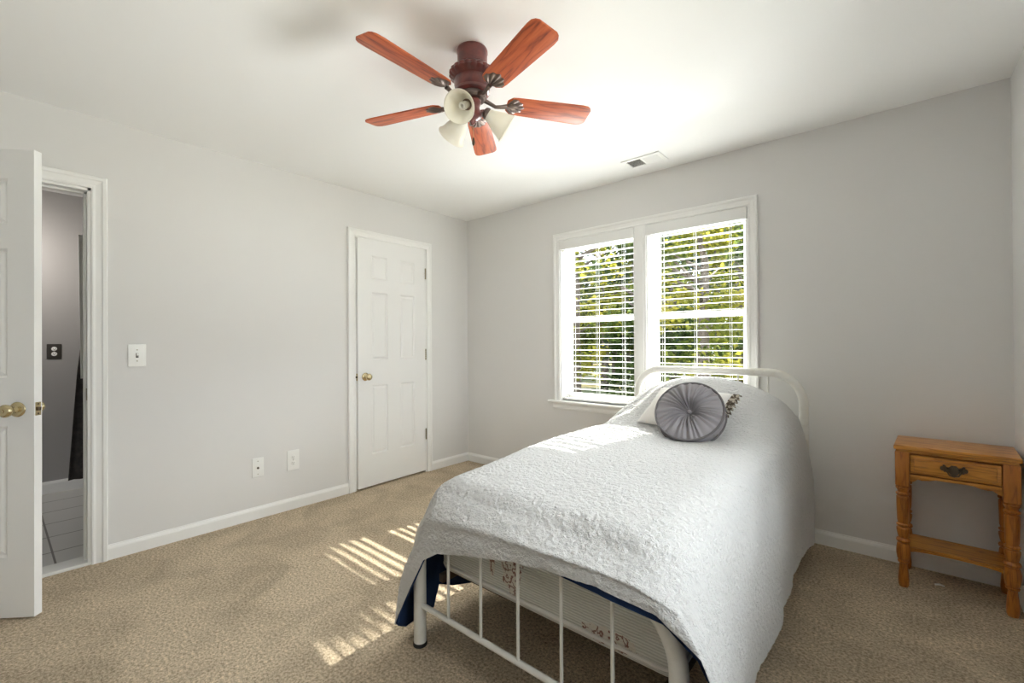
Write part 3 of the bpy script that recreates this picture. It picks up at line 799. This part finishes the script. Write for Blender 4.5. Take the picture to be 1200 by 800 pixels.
# batwing pull
mb = MB(); half = [(0, .020), (.008, .021), (.012, .016), (.017, .011), (.024, .013), (.030, .022), (.037, .021), (.036, .014), (.044, .010), (.046, .002), (.041, -.006), (.035, -.006), (.032, -.012), (.026, -.010), (.022, -.014), (.016, -.012), (.012, -.020), (.006, -.023), (0, -.025)]
mb.prism(half+[(-a, b) for a, b in reversed(half[1:-1])], -ly-.039, -ly-.035, 'y')
for s in (-1, 1): mb.lathe([(0, 0), (.006, 0), (.006, .006), (.004, .010), (0, .011)], 14, Matrix.Translation((s*.020, -ly-.041, .004)) @ Matrix.Rotation(pi/2, 4, 'X'))
pl = mb.build('drawer_pull', M_iron, drw); pl.location = (0, 0, .598)
mb = MB(); mb.tube([(.020, -ly-.050, .004), (.021, -ly-.053, -.008), (.015, -ly-.056, -.020), (0, -ly-.057, -.024), (-.015, -ly-.056, -.020), (-.021, -ly-.053, -.008), (-.020, -ly-.050, .004)], .003, 10)
o = mb.build('drawer_bail', M_iron, drw, 40); o.location = (0, 0, .598)
P = [(-lx, ly), (lx, ly), (lx, -ly)]
P += [(lx*cos(pi*k/20)*.86, -ly+.004+.045*sin(pi*k/20)**.9) for k in range(0, 21)] + [(-lx, -ly)]
mb = MB(); mb.prism(P, .168, .184, 'z'); mb.build('lower_shelf', M_oak, ns)

# ------------------------------------------------------------------ ceiling fan
FX, FY = 1.958, -1.829
fan = thing('ceiling_fan', 'five blade cherry wood ceiling fan with glass shades hanging from the ceiling', 'ceiling fan', (FX, FY, H))
mb = MB(); mb.lathe([(0, 0), (.064, 0), (.066, -.004), (.0665, -.012), (.064, -.016), (.0635, -.066), (.061, -.074), (0, -.074)], 40); mb.build('canopy', M_mahog, fan, 40)
mb = MB()
scal = lambda a, r, z: r*(1+.055*abs(sin(a*11))*(1 if -.125 < z < -.08 else .0))
mb.lathe([(0, -.070), (.060, -.070), (.068, -.078), (.084, -.088), (.094, -.098), (.095, -.110), (.088, -.120), (.080, -.126), (.0765, -.130), (.0785, -.136), (.0775, -.150), (.0745, -.166), (.0725, -.172), (.074, -.177), (.0725, -.184), (.062, -.190), (0, -.190)], 132, None, scal)
mb.build('motor_housing', M_mahog, fan, 30)
mb = MB(); mb.lathe([(0, -.188), (.056, -.188), (.058, -.195), (.058, -.207), (.050, -.214), (0, -.214)], 40); mb.build('rotor_plate', M_pewter, fan, 40)
mb = MB(); mb.lathe([(0, -.21), (.030, -.21), (.036, -.216), (.037, -.226), (.031, -.240), (.030, -.250), (.036, -.262), (.041, -.275), (.040, -.285), (.028, -.296), (.014, -.302), (.010, -.312), (.006, -.318), (0, -.320)], 36); mb.build('switch_housing', M_mahog, fan, 40)
BZ = -.215
def blade_parts():
    r0, r1 = .150, .533
    P = []
    wr, wt = .050, .060
    P += [(r0, -wr*.55), (r0+.02, -wr*.95), (r0+.05, -wr*1.02), (r1-.045, -wt), (r1-.020, -wt*.96), (r1-.007, -wt*.82), (r1, -wt*.62)]
    P = P+[(a, -b) for a, b in reversed(P)]
    return P
BP = blade_parts()
b0 = MB().prism(BP, -.003, .003, 'z', .0012).build('fan_blade', M_blade, fan, 35)
# blade iron: arm from the rotor and a ribbed shell medallion under the blade root
mb = MB()
mb.tube([(.050, 0, .010), (.075, .004, .002), (.100, .002, -.014), (.125, 0, -.012), (.150, 0, -.006)], [.010, .0085, .0075, .008, .010], 10)
NR, NA = 12, 60; rws = []
for i in range(NR+1):
    u = i/NR; row = []
    for k in range(NA+1):
        a = -1.15+2.30*k/NA
        r = (.014+.068*u)*(1+.045*u*cos(a*14))*(1-.10*abs(a)**1.5*u)
        z = -.0042-.0075*sin(pi*min(1, u*.9+.1))*(.55+.45*cos(a*14))*cos(a*.8)
        row.append((.142+r*cos(a)*1.02, r*sin(a)*.70, z))
    rws.append(row)
mb.grid(rws)
mb.grid([[(x, y, -.0032) for x, y, z in rws[-1]], rws[-1]])
bmesh.ops.recalc_face_normals(mb.bm, faces=mb.bm.faces)
mb.build('blade_bracket', M_pewter, b0, 50)
for k in range(5):
    b = b0 if k == 0 else copy_tree(b0, fan)
    b.matrix_local = Matrix.Translation((0, 0, BZ)) @ Matrix.Rotation(radians(-88.4+72*k), 4, 'Z') @ Matrix.Rotation(radians(-12), 4, 'X')
# light kit
shp = [(.0205, 0), (.024, -.004), (.026, -.014), (.031, -.028), (.041, -.046), (.0475, -.064), (.0515, -.082), (.058, -.098), (.0645, -.106)]
inner = [(r-.003, z) for r, z in reversed(shp)]
def kit(i, ang):
    tilt = radians(-58)     # shade axis: 32 deg below horizontal
    Ma = Matrix.Rotation(radians(ang), 4, 'Z')
    arm = MB().tube([(.030, 0, -.262), (.040, 0, -.256), (.050, 0, -.255), (.058, 0, -.259)], [.008, .008, .009, .012], 12).build('lamp_arm', M_mahog, fan, 40)
    arm.matrix_local = Ma
    cap = MB().lathe([(0, .016), (.012, .016), (.020, .011), (.0245, .002), (.0245, -.006), (0, -.006)], 28).build('fitter_cap', M_pewter, arm, 40)
    Ms = Matrix.Translation((.062, 0, -.262)) @ Matrix.Rotation(tilt, 4, 'Y')
    cap.matrix_local = Ms
    s = MB().lathe([(.0205, 0)]+shp[1:]+inner+[(.0175, 0), (.0205, 0)][:1], 48).build('lamp_shade', M_glass_sh, fan, 50)
    s.matrix_local = Ma @ Ms
    mb = MB(); mb.lathe([(0, 0), (.013, 0), (.013, -.026), (0, -.026)], 20); 
    mb.tube([(.011*cos(t*.55), .011*sin(t*.55), -.030-.0016*t) for t in range(28)], .0055, 8)
    mb.build('bulb', M_bulb, s, 50)
for i, a in enumerate((55, 175, 295)): kit(i, a)
mb = MB(); mb.tube([(-.018, .022, -.285), (-.020, .024, -.36)], .0012, 6); pc = mb.build('pull_chain', M_brass, fan)
MB().lathe([(0, 0), (.003, -.002), (.006, -.016), (.0065, -.026), (.004, -.034), (0, -.036)], 14, Matrix.Translation((-.020, .024, -.358))).build('chain_pendant', M_iron, pc, 50)

# ------------------------------------------------------------------ vent, plates
v = thing('ceiling_vent', 'white louvred ceiling air vent above the window', 'vent', (2.022, -.246, H))
mb = MB(); frame_boxes2 = lambda m: [m.box(-.136, .136, -.083, -.055, -.008, 0, .003), m.box(-.136, .136, .055, .083, -.008, 0, .003), m.box(-.136, -.108, -.083, .083, -.0078, 0, .003), m.box(.108, .136, -.083, .083, -.0078, 0, .003), m.box(-.010, .006, -.06, .06, -.007, -.001, .001)]
frame_boxes2(mb); mb.build('vent_frame', M_trim, v)
MB().box(-.115, .115, -.06, .06, -.0015, -.0003).build('vent_backing', M_slot, v)
mb = MB()
for k in range(9):
    y = -.052+k*.013
    mb.box(-.110, -.008, -.0065, .0065, -.0006, .0006, 0, 1, Matrix.Translation((0, y, -.0048)) @ Matrix.Rotation(radians(28), 4, 'X'))
    mb.box(.004, .110, -.0065, .0065, -.0006, .0006, 0, 1, Matrix.Translation((0, y, -.0048)) @ Matrix.Rotation(radians(-35), 4, 'X'))
mb.build('louvres', M_trim, v)

def plate(name, label, cat, y0, y1, z0, z1, kind, x=0, m=M_plate, m2=None):
    t = thing(name, label, cat, (x, (y0+y1)/2, (z0+z1)/2))
    a, b = (y1-y0)/2, (z1-z0)/2
    MB().box(0, .006, -a, a, -b, b, .003, 3).build('cover_plate', m, t, 40)
    sc = lambda mb, z: mb.lathe([(0, 0), (.0035, 0), (.003, .0014), (0, .0016)], 12, Matrix.Translation((.0058, 0, z)) @ Matrix.Rotation(pi/2, 4, 'Y'))
    if kind == 'switch':
        mb = MB(); mb.box(.0055, .0072, -.0065, .0065, -.013, .013, .0008); mb.build('switch_slot', M_slot, t)
        mb = MB(); mb.box(0, .016, -.0042, .0042, -.006, .006, .0015, 2, Matrix.Translation((.005, 0, .001)) @ Matrix.Rotation(radians(-22), 4, 'Y')); mb.build('toggle', M_plate, t)
        [sc(MB(), z).build('screw', M_hinge, t) for z in (.032, -.032)]
    elif kind == 'coax':
        mb = MB(); mb.lathe([(0, 0), (.0075, 0), (.0075, .003), (.005, .003), (.005, .011), (0, .011)], 16, Matrix.Translation((.0055, 0, -.004)) @ Matrix.Rotation(pi/2, 4, 'Y')); mb.build('coax_jack', M_iron, t, 40)
        [sc(MB(), z).build('screw', M_hinge, t) for z in (.042, -.046)]
    else:
        for s in (1, -1):
            mb = MB(); mb.lathe([(0, 0), (.0168, 0), (.0168, .0022), (.0155, .003), (0, .003)], 28, Matrix.Translation((.0055, 0, s*.0205)) @ Matrix.Rotation(pi/2, 4, 'Y'))
            sk = mb.build('socket', m2 or m, t, 40)
            mb = MB()
            for yy in (-.0062, .0062): mb.box(.0083, .0089, yy-.0011, yy+.0011, s*.0205-.001, s*.0205+.007)
            mb.lathe([(0, 0), (.0024, 0), (.0024, .0006), (0, .0006)], 12, Matrix.Translation((.0083, 0, s*.0205-.007)) @ Matrix.Rotation(pi/2, 4, 'Y'))
            mb.build('slots', M_slot, sk)
        mb = MB(); sc(mb, 0); mb.build('screw', M_hinge, t)
    return t
plate('light_switch', 'white toggle light switch plate beside the bathroom doorway', 'light switch', -2.667, -2.585, 1.066, 1.194, 'switch')
plate('cable_outlet', 'white cable socket plate with one dark jack low on the wall', 'outlet', -2.021, -1.948, .284, .414, 'coax')
plate('wall_outlet', 'white double power socket low on the wall nearer the closet', 'outlet', -1.790, -1.706, .281, .424, 'duplex')
plate('bathroom_outlet', 'black plate with pale power sockets on the bathroom wall', 'outlet', -2.885, -2.80, 1.085, 1.205, 'duplex', BX, M_plate_dark, M_plate)

# hanging curtain in the bathroom
def hang(name, label, cat, m, y0, y1, z0, z1, x, amp, taper):
    rows = []
    for i in range(31):
        u = i/30; row = []
        for k in range(61):
            v_ = k/60; z = z1+(z0-z1)*u
            yy = y1+(y0-y1)*v_*interp(taper, u)
            row.append((x+amp*sin(v_*26)*(.4+.6*u), yy, z))
        rows.append(row)
    mb = MB(); mb.grid(rows); bm = mb.bm
    bmesh.ops.solidify(bm, geom=bm.faces[:], thickness=.003)
    return tag(mb.build(name, m, None, 0), label, cat)
hang('shower_curtain', 'dark curtain hanging in the bathroom just inside the doorway', 'curtain', M_curtain, -2.812, -2.50, .215, 1.98, -1.22, .012, [(0, .60), (.33, .72), (.555, .85), (1, 1)])
hang('curtain_liner', 'narrow white liner hanging in front of the dark bathroom curtain', 'curtain', M_liner, -2.762, -2.50, .95, 2.0, -1.19, .006, [(0, 1), (1, .95)])
o = MB().tube([(-1.205, -2.72, 2.005), (-1.205, -2.3, 2.005)], .012, 12).build('curtain_rod', M_pewter); tag(o, 'slim rod carrying the bathroom curtain', 'curtain rod')
# scrap of paper on the carpet
mb = MB(); mb.grid([[(-.012, -.007, .002), (0, -.008, .006), (.012, -.006, .003)], [(-.013, .001, .004), (.001, .0, .009), (.013, .002, .004)], [(-.010, .008, .001), (.002, .008, .005), (.010, .009, .002)]])
bmesh.ops.solidify(mb.bm, geom=mb.bm.faces[:], thickness=.001)
bmesh.ops.scale(mb.bm, vec=(1.4, 1.4, 1.3), verts=mb.bm.verts)
o = mb.build('paper_scrap', M_paper, None, 0, (3.475, -.185, 0.001)); tag(o, 'tiny white paper scrap on the carpet under the nightstand', 'scrap')

# ------------------------------------------------------------------ outside: ground and trees
GZ = -.55
o = MB().box(-60, 40, -25, 70, GZ-.2, GZ).build('ground', M_ground); tag(o, 'leafy ground outside the window', 'ground', kind='structure')
def tree(label, x, y, h, cr, cz0, nleaf, m, seed, lsize=.16, group='trees beyond the window', flat=False):
    rnd = random.Random(seed)
    t = thing('tree', label, 'tree', (x, y, GZ), group=group)
    mb = MB()
    lean = [(rnd.uniform(-.2, .2), rnd.uniform(-.2, .2)) for _ in range(5)]
    mb.tube([(lean[k][0]*k/4, lean[k][1]*k/4, h*.86*k/4-.05*(k == 0)) for k in range(5)], [.16, .13, .10, .07, .03], 10)
    for k in range(9):
        a = rnd.uniform(0, 2*pi); z = rnd.uniform(.3, .8)*h; L = cr*rnd.uniform(.5, .9)
        mb.tube([(0, 0, z), (L*.5*cos(a), L*.5*sin(a), z+L*.25), (L*cos(a), L*sin(a), z+L*.55)], [.045, .03, .012], 6)
    mb.build('trunk', M_bark, t, 0)
    V, F = [], []
    cl = []
    for k in range(46):
        z = rnd.uniform(cz0, h); f = sin(pi*min(1, max(0, (z-cz0)/(h-cz0)*.85+.12)))
        f = 1 if flat else f; a = rnd.uniform(0, 2*pi); r = cr*f*sqrt(rnd.uniform(.1, 1)); cl.append((r*cos(a), r*sin(a), z, rnd.uniform(.3, .65)*cr*.45))
    for k in range(nleaf):
        cx, cy, cz, cr_ = rnd.choice(cl)
        p = Vector((rnd.gauss(cx, cr_*.6), rnd.gauss(cy, cr_*.6), max(cz0 if flat else .1, rnd.gauss(cz, cr_*.45))))
        if flat: p += Vector((.2*p.y, 0, .8*p.y))
        d = Vector((rnd.gauss(0, 1), rnd.gauss(0, 1), rnd.gauss(-.2, .7))).normalized(); q = d.orthogonal().normalized(); q = Matrix.Rotation(rnd.uniform(0, 2*pi), 3, d) @ q
        nrm = d.cross(q); L = lsize*rnd.uniform(.6, 1.3); w_ = L*.30
        i = len(V)
        V += [p, p+d*L*.45+q*w_+nrm*L*.06, p+d*L, p+d*L*.45-q*w_+nrm*L*.06]; F += [(i, i+1, i+2), (i, i+2, i+3)]
    me = bpy.data.meshes.new('foliage'); me.from_pydata([tuple(a) for a in V], [], F); me.materials.append(m)
    c = bpy.data.objects.new('foliage', me); C.objects.link(c); c.parent = t
    return t
TR = []
rt = random.Random(31)
# (how far along the view through the window, sideways 0..1, height, crown radius, crown start, kind)
for (y, f, h, cr, cz, kd) in ((6.5, .12, 5.0, 1.2, 1.0, 0), (7, .50, 5.6, 1.1, .4, 1), (6.2, .80, 5.2, 1.1, .2, 0), (7.5, 1.08, 6, 1.3, .3, 1),
        (11, .02, 6.5, 1.7, 1.6, 1), (11.5, .30, 6.5, 1.6, 2.4, 0), (12, .66, 8, 1.7, .4, 1), (11, .95, 8, 1.7, .4, 0),
        (18, .05, 6.6, 2.2, 1.2, 0), (18, .36, 4.6, 1.9, 1.6, 1), (18.5, .62, 10, 2.4, .4, 2), (18, .86, 10, 2.4, .4, 1), (18, 1.15, 10, 2.4, .4, 2),
        (28, -.05, 6.5, 2.8, 1.2, 1), (28, .22, 5.2, 2.6, 1.4, 2), (28, .44, 7, 2.8, .4, 1), (28, .68, 13, 3.2, .4, 2), (28, .93, 13, 3.2, .4, 1), (28, 1.2, 13, 3.2, .4, 2),
        (38, .05, 6.5, 4, .3, 2), (38, .27, 6, 4, .3, 1), (38, .5, 9, 4, .3, 2), (38, .74, 14, 4, .3, 1), (38, .98, 14, 4, .3, 2)):
    d = y+3.17; xa = 3.33-.70*d; xb = 3.33-.22*d
    TR.append((xa+(xb-xa)*f, y, h, cr, cz, kd))
KIND = ['yellow leaved tree in autumn colour outside the window', 'dark green leafy tree outside the window', 'blue green leafy tree standing farthest back outside the window']
GRP = ['yellow trees outside', 'dark green trees outside', 'blue green trees outside']
for i, (x, y, h, cr, cz, kd) in enumerate(TR):
    tree(KIND[kd], x, y, h, cr, cz, 3000 if y < 15 else 2400, LEAF[kd], 100+i, .15 if y < 10 else .20 if y < 15 else .34 if y < 30 else .5, GRP[kd])
# a tall tree above the view whose crown shades the upper part of the nearer window
tree('tall green tree above the view shading the window', 2.6, 9, 11.2, 1.0, 9.47, 14000, LEAF[1], 55, .2, 'tall shade tree', True)
